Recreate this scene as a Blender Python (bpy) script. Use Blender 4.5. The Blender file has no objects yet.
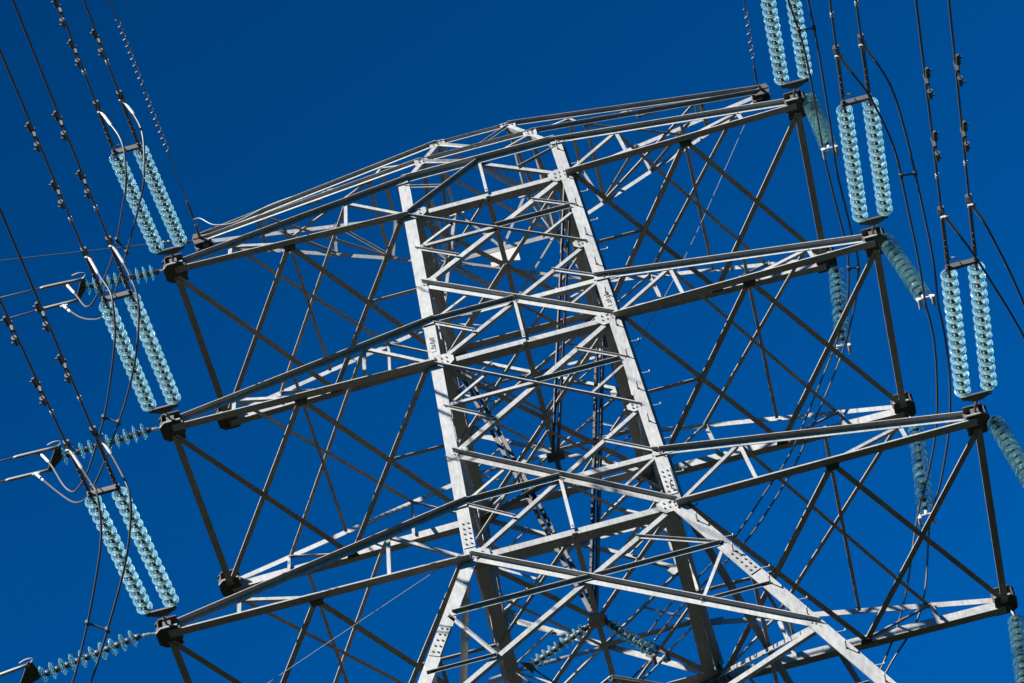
import bpy, math, random
from mathutils import Vector as V, Matrix
random.seed(7)
S = bpy.context.scene
C = S.collection
R = math.radians

# ------------------------------------------------------------------ camera
cd = bpy.data.cameras.new('camera'); cam = bpy.data.objects.new('camera', cd); C.objects.link(cam)
cd.sensor_width = 36; cd.lens = 130.817; cd.clip_start = 1; cd.clip_end = 20000
r_, u_, f_ = V((0.96686734, 0.19075539, -0.16964648)), V((0.25510124, -0.69715975, 0.66999376)), V((-0.00953422, 0.69107211, 0.72272293))
cam.matrix_world = Matrix(((r_.x, u_.x, -f_.x, 0.40654), (r_.y, u_.y, -f_.y, -48.03812), (r_.z, u_.z, -f_.z, -52.29102), (0, 0, 0, 1)))
S.camera = cam

# ------------------------------------------------------------------ sky and sun
to_sun = V((-0.52, -0.58, 0.50)).normalized()
el = math.asin(to_sun.z); az = math.atan2(to_sun.x, to_sun.y)     # clockwise from +y
W = bpy.data.worlds.new('World'); S.world = W; W.use_nodes = True
nt = W.node_tree; nt.nodes.clear()
out = nt.nodes.new('ShaderNodeOutputWorld'); bg = nt.nodes.new('ShaderNodeBackground')
sky = nt.nodes.new('ShaderNodeTexSky'); sky.sky_type = 'NISHITA'; sky.sun_disc = False
sky.sun_elevation = el; sky.sun_rotation = az; sky.air_density = 1.0; sky.dust_density = 0.2; sky.ozone_density = 3.0
bg.inputs['Strength'].default_value = 0.05
tint = nt.nodes.new('ShaderNodeMix'); tint.data_type = 'RGBA'; tint.blend_type = 'MULTIPLY'; tint.inputs[0].default_value = 1
tint.inputs[7].default_value = (0.002, 0.413, 0.850, 1)
tcw = nt.nodes.new('ShaderNodeTexCoord'); dotn = nt.nodes.new('ShaderNodeVectorMath'); dotn.operation = 'DOT_PRODUCT'; dotn.inputs[1].default_value = (-.30, 0, 1)
grad = nt.nodes.new('ShaderNodeMapRange'); grad.inputs[1].default_value = .62; grad.inputs[2].default_value = .84; grad.inputs[3].default_value = 1.28; grad.inputs[4].default_value = .68
nt.links.new(tcw.outputs['Generated'], dotn.inputs[0]); nt.links.new(dotn.outputs['Value'], grad.inputs[0])
scl = nt.nodes.new('ShaderNodeVectorMath'); scl.operation = 'SCALE'
nt.links.new(sky.outputs[0], tint.inputs[6]); nt.links.new(tint.outputs[2], scl.inputs[0]); nt.links.new(grad.outputs[0], scl.inputs['Scale']); nt.links.new(scl.outputs[0], bg.inputs['Color'])
nt.links.new(bg.outputs[0], out.inputs[0])
sd = bpy.data.lights.new('sun', 'SUN'); sd.energy = 5.0; sd.angle = R(0.5); sd.color = (1, 0.96, 0.90)
sun = bpy.data.objects.new('sun', sd); C.objects.link(sun); sun.rotation_euler = (-to_sun).to_track_quat('-Z', 'Y').to_euler()
S.cycles.diffuse_bounces = 1
S.view_settings.view_transform = 'Standard'; S.view_settings.look = 'None'; S.view_settings.exposure = 1.60; S.view_settings.gamma = 1

# ------------------------------------------------------------------ materials
def mat(name, col, rough=.5, metal=0, var=0.0, scale=3.0, bump=0.0, streak=False, trans=0, spec=.5):
    m = bpy.data.materials.new(name); m.use_nodes = True; n = m.node_tree; b = n.nodes['Principled BSDF']
    b.inputs['Base Color'].default_value = (*col, 1); b.inputs['Roughness'].default_value = rough
    b.inputs['Metallic'].default_value = metal; b.inputs['Transmission Weight'].default_value = trans
    b.inputs['Specular IOR Level'].default_value = spec
    if var:
        tc = n.nodes.new('ShaderNodeTexCoord'); mp = n.nodes.new('ShaderNodeMapping')
        n.links.new(tc.outputs['Object'], mp.inputs[0])
        if streak: mp.inputs['Scale'].default_value = (1, 1, .35)
        a = n.nodes.new('ShaderNodeTexNoise'); a.inputs['Scale'].default_value = scale; a.inputs['Detail'].default_value = 8; a.inputs['Roughness'].default_value = .7
        n.links.new(mp.outputs[0], a.inputs['Vector'])
        f = n.nodes.new('ShaderNodeTexNoise'); f.inputs['Scale'].default_value = scale * 9; f.inputs['Detail'].default_value = 4
        n.links.new(mp.outputs[0], f.inputs['Vector'])
        ad = n.nodes.new('ShaderNodeMath'); ad.operation = 'ADD'; n.links.new(a.outputs[0], ad.inputs[0]); n.links.new(f.outputs[0], ad.inputs[1])
        oi = n.nodes.new('ShaderNodeObjectInfo'); om = n.nodes.new('ShaderNodeMath'); om.operation = 'MULTIPLY_ADD'
        om.inputs[1].default_value = .35; om.inputs[2].default_value = -.17; n.links.new(oi.outputs['Random'], om.inputs[0])
        a2 = n.nodes.new('ShaderNodeMath'); a2.operation = 'ADD'; n.links.new(ad.outputs[0], a2.inputs[0]); n.links.new(om.outputs[0], a2.inputs[1])
        mr = n.nodes.new('ShaderNodeMapRange'); mr.inputs[1].default_value = .6; mr.inputs[2].default_value = 1.4
        mr.inputs[3].default_value = 1 - var; mr.inputs[4].default_value = 1 + var
        n.links.new(a2.outputs[0], mr.inputs[0])
        mx = n.nodes.new('ShaderNodeVectorMath'); mx.operation = 'SCALE'; mx.inputs[0].default_value = col
        rr = n.nodes.new('ShaderNodeMapRange'); rr.inputs[1].default_value = .60; rr.inputs[2].default_value = .74; rr.inputs[4].default_value = .55; n.links.new(a.outputs[0], rr.inputs[0])
        rm = n.nodes.new('ShaderNodeMix'); rm.data_type = 'RGBA'; rm.inputs[6].default_value = (*col, 1); rm.inputs[7].default_value = (col[0] * .62, col[1] * .48, col[2] * .36, 1); n.links.new(rr.outputs[0], rm.inputs[0])
        if streak: n.links.new(rm.outputs[2], mx.inputs[0])
        n.links.new(mr.outputs[0], mx.inputs['Scale']); n.links.new(mx.outputs[0], b.inputs['Base Color'])
        if bump:
            bp = n.nodes.new('ShaderNodeBump'); bp.inputs['Strength'].default_value = bump; bp.inputs['Distance'].default_value = .01
            n.links.new(f.outputs[0], bp.inputs['Height']); n.links.new(bp.outputs[0], b.inputs['Normal'])
    return m
STEEL = mat('galvanised_steel', (.222, .224, .218), .6, 0.0, .34, 2.2, .15, True, 0, .25)
SHADED = mat('shaded_steel', (.05, .048, .045), .6, 0.0, .25, 3, .15, True, 0, .25)  # dark copy of the galvanised steel, with shade put into its colour
BOLT = mat('shaded_bolt_steel', (.07, .07, .068), .5)  # dark grey: shading around the bolt heads is put into the colour
BLACK = mat('rod_steel', (.16, .15, .14), .5, 0, .2, 20)
ALU = mat('bright_aluminium', (.36, .355, .34), .35, 0, .1, 20)
FIT = mat('line_fittings', (.06, .058, .055), .5, .2, .3, 25)
COND = mat('weathered_conductor', (.068, .065, .062), .4, .2, .1, 30)
CAP = mat('insulator_caps', (.05, .05, .048), .5, .2, .2, 30)
GLASS = mat('toughened_glass', (.57, .92, .93), .03, 0, 0, 1, 0, False, .84, .9)
SIGN = mat('white_enamel', (.27, .27, .262), .4, 0, .05, 5)
CONC = mat('concrete', (.35, .34, .32), .9, 0, .2, 2)
GRASS = mat('grass', (.011, .014, .006), 1.0, 0, .35, .4, spec=0)

# ------------------------------------------------------------------ helpers
class MB:
    def __init__(s): s.v = []; s.f = []; s.m = []
    def add(s, vs, fs, m=0):
        o = len(s.v); s.v += [tuple(v) for v in vs]; s.f += [tuple(i + o for i in f) for f in fs]; s.m += [m] * len(fs)
    def angle(s, p0, p1, n, w, t=None, edge=1, out=-1, off=0.0, up=None, w2=None, m=0):
        """rolled steel angle: one leg in the plane of normal n, the other on edge (+1 upper, -1 lower) standing out (+1) or in (-1)"""
        p0, p1, n = V(p0), V(p1), V(n).normalized(); a = (p1 - p0).normalized(); n = (n - a * n.dot(a)).normalized(); b = a.cross(n).normalized()
        hint = V(up) if up else V((0, 0, 1))
        if b.dot(hint) < 0: b = -b
        t = t or max(.008, w * .11); w2 = w2 or w; h = w / 2
        e = edge; o = out
        # profile in (b,n): web from -h..h thickness -t..0 ; flange at b=e*h
        prof = [(-e*h, 0), (-e*h, -t), (e*(h-t), -t), (e*(h-t), -t), (e*h, -t), (e*h, 0)]
        if o < 0: prof = [(-e*h, 0), (-e*h, -t), (e*(h-t), -t), (e*(h-t), -w2), (e*h, -w2), (e*h, 0)]
        else: prof = [(-e*h, -t), (-e*h, 0), (e*(h-t), 0), (e*(h-t), w2 - t), (e*h, w2 - t), (e*h, -t)]
        vs = [P + b * x + n * (y + off) for P in (p0, p1) for x, y in prof]
        fs = [(i, (i+1) % 6, (i+1) % 6 + 6, i + 6) for i in range(6)] + [(0, 1, 2, 5), (2, 3, 4, 5), (6, 11, 8, 7), (8, 11, 10, 9)]
        s.add(vs, fs, m)
    def plate(s, c, ux, uy, n, pts, t=.014, m=0):
        c, ux, uy, n = V(c), V(ux), V(uy), V(n); k = len(pts)
        vs = [c + ux * x + uy * y + n * q for q in (t/2, -t/2) for x, y in pts]
        s.add(vs, [tuple(range(k)), tuple(range(2*k-1, k-1, -1))] + [(i, i + k, (i+1) % k + k, (i+1) % k) for i in range(k)], m)
    def cyl(s, p0, p1, r0, r1=None, k=8, m=0):
        p0, p1 = V(p0), V(p1); r1 = r0 if r1 is None else r1; a = (p1 - p0).normalized()
        x = a.orthogonal().normalized(); y = a.cross(x)
        vs = [P + (x * math.cos(2*math.pi*i/k) + y * math.sin(2*math.pi*i/k)) * r for P, r in ((p0, r0), (p1, r1)) for i in range(k)]
        s.add(vs, [(i, (i+1) % k, (i+1) % k + k, i + k) for i in range(k)] + [tuple(range(k-1, -1, -1)), tuple(range(k, 2*k))], m)
    def tube(s, pts, r, k=8, m=0):
        pts = [V(p) for p in pts]; n = len(pts); rs = r if isinstance(r, list) else [r] * n
        x = (pts[1] - pts[0]).orthogonal().normalized(); vs = []
        for i, p in enumerate(pts):
            a = (pts[min(i+1, n-1)] - pts[max(i-1, 0)]).normalized(); x = (x - a * x.dot(a)).normalized(); y = a.cross(x)
            vs += [p + (x * math.cos(2*math.pi*j/k) + y * math.sin(2*math.pi*j/k)) * rs[i] for j in range(k)]
        fs = [(i*k + j, i*k + (j+1) % k, (i+1)*k + (j+1) % k, (i+1)*k + j) for i in range(n-1) for j in range(k)]
        s.add(vs, fs + [tuple(range(k-1, -1, -1)), tuple(range((n-1)*k, n*k))], m)
    def lathe(s, p, a, prof, k=20, m=0):
        p, a = V(p), V(a).normalized(); x = a.orthogonal().normalized(); y = a.cross(x); q = len(prof)
        vs = [p + a * z + (x * math.cos(2*math.pi*j/k) + y * math.sin(2*math.pi*j/k)) * r for r, z in prof for j in range(k)]
        s.add(vs, [(i*k + j, i*k + (j+1) % k, ((i+1) % q)*k + (j+1) % k, ((i+1) % q)*k + j) for i in range(q) for j in range(k)], m)
    def mesh(s, name, mats, smooth=False):
        me = bpy.data.meshes.new(name); me.from_pydata(s.v, [], s.f)
        for m in (mats if isinstance(mats, (list, tuple)) else [mats]): me.materials.append(m)
        me.polygons.foreach_set('material_index', s.m)
        if smooth: me.polygons.foreach_set('use_smooth', [True] * len(s.f))
        import bmesh
        b = bmesh.new(); b.from_mesh(me); bmesh.ops.recalc_face_normals(b, faces=b.faces); b.to_mesh(me); b.free()
        return me
    def obj(s, name, mats, parent=None, smooth=False):
        o = bpy.data.objects.new(name, s.mesh(name, mats, smooth)); C.objects.link(o)
        if parent: o.parent = parent
        return o
def tag(o, label=None, cat=None, group=None, kind=None):
    for k, v in (('label', label), ('category', cat), ('group', group), ('kind', kind)):
        if v: o[k] = v
    return o
def empty(name, loc=(0, 0, 0)):
    o = bpy.data.objects.new(name, None); C.objects.link(o); o.location = loc; return o
def smooth_path(pts, n=8):
    pts = [V(p) for p in pts]; q = [2*pts[0] - pts[1]] + pts + [2*pts[-1] - pts[-2]]; out = []
    for i in range(1, len(q) - 2):
        a, b, c, d = q[i-1:i+3]
        for k in range(n):
            t = k / n; out.append(.5 * ((2*b) + (c - a)*t + (2*a - 5*b + 4*c - d)*t*t + (3*b - a - 3*c + d)*t**3))
    return out + [pts[-1]]
def relax(pts, it=3):
    pts = [V(p) for p in pts]
    for _ in range(it): pts = [pts[0]] + [(a + 2*b + c) / 4 for a, b, c in zip(pts, pts[1:], pts[2:])] + [pts[-1]]
    return pts
def mix(a, b, t): return V(a) * (1 - t) + V(b) * t

# ------------------------------------------------------------------ ground
g = MB(); GZ = -54.0
g.add([(-6000, -6000, GZ), (6000, -6000, GZ), (6000, 6000, GZ), (-6000, 6000, GZ)], [(0, 1, 2, 3)])
tag(g.obj('ground', GRASS), kind='structure')
# ------------------------------------------------------------------ the tower
ZT1, ZB2, ZT2, ZB3, ZT3, X1, X2 = 0.99, -4.2567, -3.1489, -9.2906, -7.9855, -2.0695, -6.6979
XT = [6.0, 6.478, 7.0245]; DT = [2.0204, 2.1497, 2.3413]; MID = [.5, .5, .5]
def wz(z):
    if z >= ZB3: return 1.5227 - .0292 * z
    w = 1.5227 - .0292 * ZB3
    return w + .49 * (ZB3 - max(z, -16.6)) + .06 * (max(-16.6, z) - z)
def dz(z):
    if z >= ZB3: return 1.8912 - .0431 * z
    d = 1.8912 - .0431 * ZB3
    return d + .0 * (ZB3 - max(z, -16.6)) + .14 * (max(-16.6, z) - z)
def leg(c, z):
    sx, sy = c; return V((sx * wz(z), sy * dz(z), z))
FL, FR, BL, BR = (-1, -1), (1, -1), (-1, 1), (1, 1)
FACES = [(FL, FR, V((0, -1, 0))), (BL, BR, V((0, 1, 0))), (FR, BR, V((1, 0, 0))), (FL, BL, V((-1, 0, 0)))]
T = empty('transmission_tower', (0, 0, GZ))
tag(T, 'tall grey galvanised steel lattice power line tower with six cross arms and peaked top', 'pylon')
T_OFF = V((0, 0, -GZ))
small_n = 0; rest = MB()
def part(name, mb, parent=None, mats=None, label=None):
    """tower meshes are built in world coordinates: move them onto the parent's base"""
    o = bpy.data.objects.new(name, mb.mesh(name, mats or [STEEL, BOLT])); C.objects.link(o)
    o.parent = parent or T
    if parent is None: o.location = T_OFF
    if label: o['label'] = label
    return o
def bar(name, p0, p1, n, w, parent=None, **k):
    if (V(p1) - V(p0)).length < .05: return
    m = MB(); m.angle(p0, p1, n, w, **k)
    a = (V(p1) - V(p0)).normalized(); N_ = (V(n).normalized() - a * V(n).normalized().dot(a)).normalized(); r = min(.016, w * .19)
    for e, q in ((V(p0), 1), (V(p1), -1)):
        for d in ((.05, .12) if w > .08 else (.05,)):
            c = e + a * q * d + N_ * k.get('off', 0); m.cyl(c, c + N_ * .02, r, k=6, m=1)
    return part(name, m, parent)
def bolts(mb, c, ux, uy, n, nx, ny, sx, sy, r=.017):
    for i in range(nx):
        for j in range(ny):
            p = V(c) + V(ux) * (i - (nx-1)/2) * sx + V(uy) * (j - (ny-1)/2) * sy
            mb.cyl(p, p + V(n) * .022, r, k=6, m=1)
def small(p0, p1, n, w=.055, **k):
    global small_n
    small_n += 1
    if small_n <= 100: bar('small_brace', p0, p1, n, w * .85, **k)
    else: rest.angle(p0, p1, n, w, **k)

# legs: heavy angles with their corner outside
ZL = [2.9, ZT1, ZB3, -16.6, GZ - .3]
LEGOBJ = {}
def corner(c, z):
    if z > ZT1:
        t = (z - ZT1) / (2.9 - ZT1); p = leg(c, ZT1); return mix(p, V((c[0] * .71, c[1] * .9, 2.9)), t)
    return leg(c, z)
for c in (FL, FR, BL, BR):
    m = MB()
    segs = [(ZT1 + .08, -9.20, .215), (-9.30, -16.6, .235), (-16.6, GZ, .27)]
    for z0, z1, w in segs:
        p0, p1 = corner(c, min(z0, ZT1 + .0)), corner(c, z1)
        if z0 > ZT1: p0 = leg(c, z0)
        a = (p1 - p0).normalized(); t = .024
        ix = V((-c[0], 0, 0)); ix = (ix - a * ix.dot(a)).normalized(); iy = V((0, -c[1], 0)); iy = (iy - a * iy.dot(a)).normalized()
        prof = [(0, 0), (w, 0), (w, t), (t, t), (t, w), (0, w)]
        q0, q1 = p0 - ix * .1 - iy * .02, p1 - ix * .1 - iy * .02
        m.add([P + ix * x + iy * y for P in (q0, q1) for x, y in prof], [(i, (i+1) % 6, (i+1) % 6 + 6, i + 6) for i in range(6)] + [(0, 1, 2, 3), (0, 3, 4, 5), (6, 9, 8, 7), (6, 11, 10, 9)])
        # second angle set back to back behind the first
        w2 = w * .8; g2 = .03
        prof2 = [(t + g2, t + g2), (w2, t + g2), (w2, 2*t + g2), (2*t + g2, 2*t + g2), (2*t + g2, w2), (t + g2, w2)]
        m.add([P + ix * x + iy * y for P in (q0, q1) for x, y in prof2], [(i, (i+1) % 6, (i+1) % 6 + 6, i + 6) for i in range(6)] + [(0, 1, 2, 3), (0, 3, 4, 5), (6, 9, 8, 7), (6, 11, 10, 9)])
    if c[0] > 0:      # outer lip of the compound leg
        for z0, z1 in ((ZT1, -9.2), (-9.35, -16.6)):
            p0, p1 = leg(c, z0), leg(c, z1); a = (p1 - p0).normalized(); ix = V((-c[0], 0, 0)); ix = (ix - a * ix.dot(a)).normalized(); iy = V((0, -c[1], 0)); iy = (iy - a * iy.dot(a)).normalized()
            q0, q1 = (p - ix * .1 - iy * .02 for p in (p0, p1)); pr = [(-.065, .2), (.0, .2), (.0, .0245), (.02, .0245), (.02, .216), (-.065, .216)]
            m.add([P + ix * x + iy * y for P in (q0, q1) for x, y in pr], [(i, (i+1) % 6, (i+1) % 6 + 6, i + 6) for i in range(6)] + [(0, 1, 4, 5), (1, 2, 3, 4), (6, 11, 10, 7), (7, 10, 9, 8)])
    LEGOBJ[c] = part('leg', m)
    # splice plates with their bolt grids
    for z in (-3.78, -8.75, -10.95):
        k = MB(); p = leg(c, z); a = (leg(c, z + .3) - p).normalized()
        ix = V((-c[0], 0, 0)); ix = (ix - a * ix.dot(a)).normalized(); n = V((0, c[1], 0)); n = (n - a * n.dot(a)).normalized()
        cc = p + ix * .018 + n * .029
        if z < -5:
            k.plate(cc, ix, a, n, [(-.1, -.33), (.1, -.33), (.1, .33), (-.1, .33)], .016)
            bolts(k, cc + n * .008, ix, a, n, 2, 5, .09, .125)
        else:
            for dx, dzz in ((-.02, .16), (.0, .10), (-.02, .04), (.0, -.04), (-.02, -.10)): bolts(k, cc - n * .006 + ix * dx + a * dzz, ix, a, n, 2, 1, .035, .1, .013)
            k.plate(cc - n * .004, ix, a, n, [(-.05, -.2), (.03, -.2), (.03, .2), (-.05, .2)], .008)
        part('splice_plate', k, LEGOBJ[c])
    if c[1] < 0 or True:
        k = MB(); p = leg(c, GZ); k.cyl(p + V((0, 0, -.3)), p + V((0, 0, .45)), .55, .42, 16); part('footing', k, LEGOBJ[c], [CONC])
# climbing bolts on the front right leg
z = .75; i = 0
while z > -20:
    p = leg(FR, z); k = MB()
    if i % 2 == 0:
        q = p + V((0.0, -.02, 0)); e = q + V((.0, -.19, -.02)); k.cyl(q, e, .011, k=6); k.cyl(e, e + V((0, 0, .05)), .013, k=6)
        q2 = q + V((.0, -.0, .0)); k.cyl(q + V((0, .0, 0)), q + V((0, -.02, 0)), .022, k=6)
    else:
        q = p + V((.09, .05, 0)); e = q + V((.2, 0, -.02)); k.cyl(q, e, .010, k=6); k.cyl(e, e + V((0, 0, .04)), .013, k=6)
    part('step_bolt', k, LEGOBJ[FR], [BLACK if i % 2 == 0 else STEEL])
    z -= .44; i += 1

# body panels
def xpanel(A, B, n, zt, zb, wa, wb, strong, redund=True, topred=True, ea=(1, 1), eb=(-1, -1), hub=True):
    tl, tr, bl, br = leg(A, zt), leg(B, zt), leg(A, zb), leg(B, zb)
    # A->B falling diagonal is wa, rising one wb
    bar('diagonal_brace', tl, br, n, wa * .84, edge=ea[0], out=ea[1], off=.012)
    bar('diagonal_brace', tr, bl, n, wb * .82, edge=eb[0], out=eb[1], off=-.022)
    wt, wbm = (tr - tl).length, (br - bl).length; s = wt / (wt + wbm)
    X = mix(tl, br, s); zc = X.z; lm, rm = leg(A, zc), leg(B, zc)
    if redund:
        small(lm, mix(tl, X, .5), n, off=-.03, edge=-1, out=-1); small(rm, mix(tr, X, .5), n, off=.02, edge=1, out=1)
        small(lm, mix(bl, X, .5), n, off=.02, edge=1, out=1); small(rm, mix(br, X, .5), n, off=-.03, edge=-1, out=-1)
    return X, lm, rm
def gusset(c, z, n, A, sz=.2, dx=.12):
    """plate on a leg with bolts"""
    p = leg(c, z); ix = V((0, 0, 0))
    u = V((-c[0], 0, 0)) if abs(n.y) > .5 else V((0, -c[1], 0))
    k = MB(); cc = p + u * dx + n * .006
    k.plate(cc, u, V((0, 0, 1)), n, [(-sz*.8, -sz*.6), (sz*.4, -sz*.75), (sz, -sz*.2), (sz, sz*.35), (sz*.3, sz*.75), (-sz*.8, sz*.6)], .014)
    bolts(k, cc + n * .008, u, V((0, 0, 1)), n, 3, 2, sz*.42, sz*.5, .015)
    part('gusset_plate', k)
for A, B, n in FACES:
    fr = abs(n.y) > .5
    # horizontals
    for z, w, e, o, off in ((ZT1, .12, 1, 1, .03), (0, .105, -1, -1, -.03), (ZT2, .10, 1, 1, .03), (ZB2, .11, -1, -1, -.03), (ZT3, .11, 1, 1, .03), (ZB3, .125, -1, -1, -.03), (-16.5, .16, -1, -1, -.03), (-27, .16, -1, -1, -.03), (-40, .16, -1, -1, -.03)):
        if not fr: z += .008
        if o > 0 and z > .5: bar('horizontal_strut', leg(A, z), leg(B, z), n, w, edge=e, out=o, off=off)
        elif o > 0:
            md = mix(leg(A, z), leg(B, z), .5)
            bar('horizontal_strut', leg(A, z), md, n, w * .85, edge=1, out=1, off=.03); bar('horizontal_strut', md, leg(B, z), n, w, edge=-1, out=-1, off=-.03)
        else: bar('horizontal_strut', leg(A, z), leg(B, z), n, w, edge=e, out=o, off=off, w2=w * 1.75)
    # top panel: two ties falling from the middle of the top strut, post and small ties
    m1 = mix(leg(A, ZT1), leg(B, ZT1), .5); mb = mix(leg(A, 0), leg(B, 0), .5)
    bar('diagonal_brace', m1, leg(A, 0), n, .09, edge=1, out=1, off=.02); bar('diagonal_brace', m1, leg(B, 0), n, .07, edge=-1, out=-1, off=-.02)
    bar('post', m1, mix(m1, mb, .95), n, .055, edge=1, out=-1, off=.03, up=(1, 1, 0))
    small(leg(A, .85), mix(m1, leg(A, 0), .45), n, .05, edge=1, out=1)
    small(leg(B, .85), mix(m1, leg(B, 0), .45), n, .05, edge=1, out=1)
    # crossed panels
    X, lm, rm = xpanel(A, B, n, 0, X1, .085, .115, 0, ea=(-1, 1))
    bar('horizontal_strut', mix(lm, rm, .04), mix(lm, rm, .5), n, .06, edge=-1, out=-1, off=.035); bar('horizontal_strut', mix(lm, rm, .5), mix(lm, rm, .96), n, .07, edge=1, out=1, off=.035)
    X, lm, rm = xpanel(A, B, n, X1, ZB2, .14, .09, 1, ea=(1, 1))
    bar('post', mix(leg(A, ZT2), leg(B, ZT2), .5), mix(leg(A, ZB2 + .04), leg(B, ZB2 + .04), .5), n, .055, edge=1, out=-1, off=.03, up=(1, 1, 0))
    X, lm, rm = xpanel(A, B, n, ZB2, X2, .085, .115, 0, ea=(-1, 1))
    bar('horizontal_strut', mix(lm, rm, .04), mix(lm, rm, .5), n, .06, edge=-1, out=-1, off=.035); bar('horizontal_strut', mix(lm, rm, .5), mix(lm, rm, .96), n, .07, edge=1, out=1, off=.035)
    X, lm, rm = xpanel(A, B, n, X2, ZB3, .15, .09, 1, ea=(1, 1))
    bar('post', mix(leg(A, ZT3), leg(B, ZT3), .5), mix(leg(A, ZB3 + .04), leg(B, ZB3 + .04), .5), n, .06, edge=1, out=-1, off=.03, up=(1, 1, 0))
    X, lm, rm = xpanel(A, B, n, ZB3, -12.7, .155, .11, 1, redund=False, ea=(1, 1))
    bar('horizontal_strut', mix(lm, X, .03), X, n, .075, edge=1, out=1, off=.035); bar('horizontal_strut', mix(rm, X, .03), X, n, .07, edge=1, out=1, off=.035)
    tl, tr, bl, br = leg(A, ZB3), leg(B, ZB3), leg(A, -12.7), leg(B, -12.7)
    small(lm, mix(X, bl, .5), n, .065, edge=1, out=1, off=.02); small(leg(A, (lm.z - 12.7) / 2), mix(X, bl, .5), n, .06, edge=1, out=1, off=.02)
    small(rm, mix(X, tr, .55), n, .065, edge=1, out=1, off=.02); small(rm, mix(X, br, .5), n, .065, edge=-1, out=-1, off=-.02)
    small(leg(B, (rm.z - 12.7) / 2), mix(X, br, .5), n, .06, edge=1, out=1, off=.02)
    X, lm, rm = xpanel(A, B, n, -12.7, -16.5, .12, .11, 1, redund=False, ea=(1, 1))
    bar('horizontal_strut', mix(lm, rm, .03), mix(lm, rm, .97), n, .07, edge=1, out=1, off=.035)
    for za, zb in ((-16.5, -27), (-27, -40), (-40, -53.5)): xpanel(A, B, n, za, zb, .14, .14, 0, redund=False)
    for z in (0, X1, ZB2, X2, ZB3):
        for c in (A, B): gusset(c, z, n, A, .17 if z in (X1, X2) else .22)
    # peak
    ia, ib = corner(A, 2.0), corner(B, 2.0); ra, rb = corner(A, 2.9), corner(B, 2.9); im = mix(ia, ib, .5)
    nn = (ib - ia).cross(ra - ia).normalized(); nn = nn if nn.dot(n) > 0 else -nn
    bar('peak_strut', ia, ib, nn, .085, edge=1, out=1); bar('peak_strut', ra, rb, nn, .07, edge=1, out=1)
    if fr:
        small(ra, im, nn, .06, edge=1, out=1); small(rb, im, nn, .06, edge=1, out=1)
        small(ia, m1, nn, .07, edge=1, out=1); small(ib, m1, nn, .055, edge=-1, out=-1)
        if n.y > 0: bar('peak_strut', ia, leg(B, ZT1), nn, .08, edge=-1, out=-1)
    else:
        bar('peak_strut', ia, leg(B, ZT1), nn, .07, edge=1, out=-1); bar('peak_strut', ra, ib, nn, .06, edge=1, out=-1)
for c in (FL, FR, BL, BR):
    m = MB(); p0, p1 = leg(c, ZT1 - .05), V((c[0] * .71, c[1] * .9, 2.93)); m.angle(p0, p1, (0, c[1], 0), .09, edge=1, out=-1, up=(-c[0], 0, 1)); part('peak_leg', m)
    k = MB(); n = V((0, c[1], 0)); k.plate(p1 + n * .02, V((1, 0, 0)), V((0, 0, 1)), n, [(-.15, -.1), (.15, -.1), (.15, .06), (-.15, .06)], .014); bolts(k, p1 + n * .03, V((1, 0, 0)), V((0, 0, 1)), n, 3, 2, .08, .07, .013); part('gusset_plate', k)
    p1 = corner(c, 2.0); k = MB(); k.plate(p1 + n * .03, V((1, 0, 0)), V((0, 0, 1)), n, [(-.13, -.1), (.13, -.1), (.13, .08), (-.13, .08)], .014); bolts(k, p1 + n * .04, V((1, 0, 0)), V((0, 0, 1)), n, 2, 2, .08, .07, .013); part('gusset_plate', k)
bar('peak_strut', corner(FL, 2.9), corner(BR, 2.9), (0, 0, -1), .06, up=(-1, -.5, 0)); bar('peak_strut', corner(FL, 2.0), corner(BR, 2.0), (0, 0, -1), .07, up=(-1, -.5, 0))
# plan bracing
HINT = (-1, -.35, 0)
def plan(p0, p1, w, name='plan_brace', off=0, parent=None): return bar(name, p0, p1, (0, 0, -1), w, parent, edge=1, out=-1, off=off, up=HINT, w2=.02)
for z in (0, ZB2, ZB3):
    a, b, c, d = (leg(k, z) for k in (FL, FR, BR, BL)); k = .01 if z == 0 else 0
    plan(a, c, .10, off=.012); plan(b, d, .085, off=.03); plan(mix(a, b, .5), mix(c, d, .5), .095, off=.05); 
    plan(mix(a, d, .5), mix(a, b, .5), .06, off=.07); plan(mix(b, c, .5), mix(c, d, .5), .06, off=.07)
    m = MB(); cc = (a + b + c + d) / 4 + V((0, 0, -.06)); q = .17 if z == ZB3 else .06
    m.plate(cc, V((1, 0, 0)), V((0, 1, 0)), V((0, 0, 1)), [(-q, -q*.5), (-q*.5, -q), (q*.5, -q), (q, -q*.5), (q, q*.5), (q*.5, q), (-q*.5, q), (-q, q*.5)], .016); part('gusset_plate', m)
for z in (X1, X2, -12.6):
    a, b, c, d = (leg(k, z) for k in (FL, FR, BR, BL)); plan(mix(a, b, .5), mix(b, c, .5), .06, off=.03); plan(mix(c, d, .5), mix(a, d, .5), .06, off=.03); plan(mix(a, b, .5), mix(a, d, .5), .06, off=.05); plan(mix(c, d, .5), mix(b, c, .5), .06, off=.05)
for z in (ZT1, ZT2, ZT3):
    a, b, c, d = (leg(k, z) for k in (FL, FR, BR, BL)); plan(mix(a, b, .5), mix(b, c, .5), .06, off=.03); plan(mix(c, d, .5), mix(a, d, .5), .06, off=.03)
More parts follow.
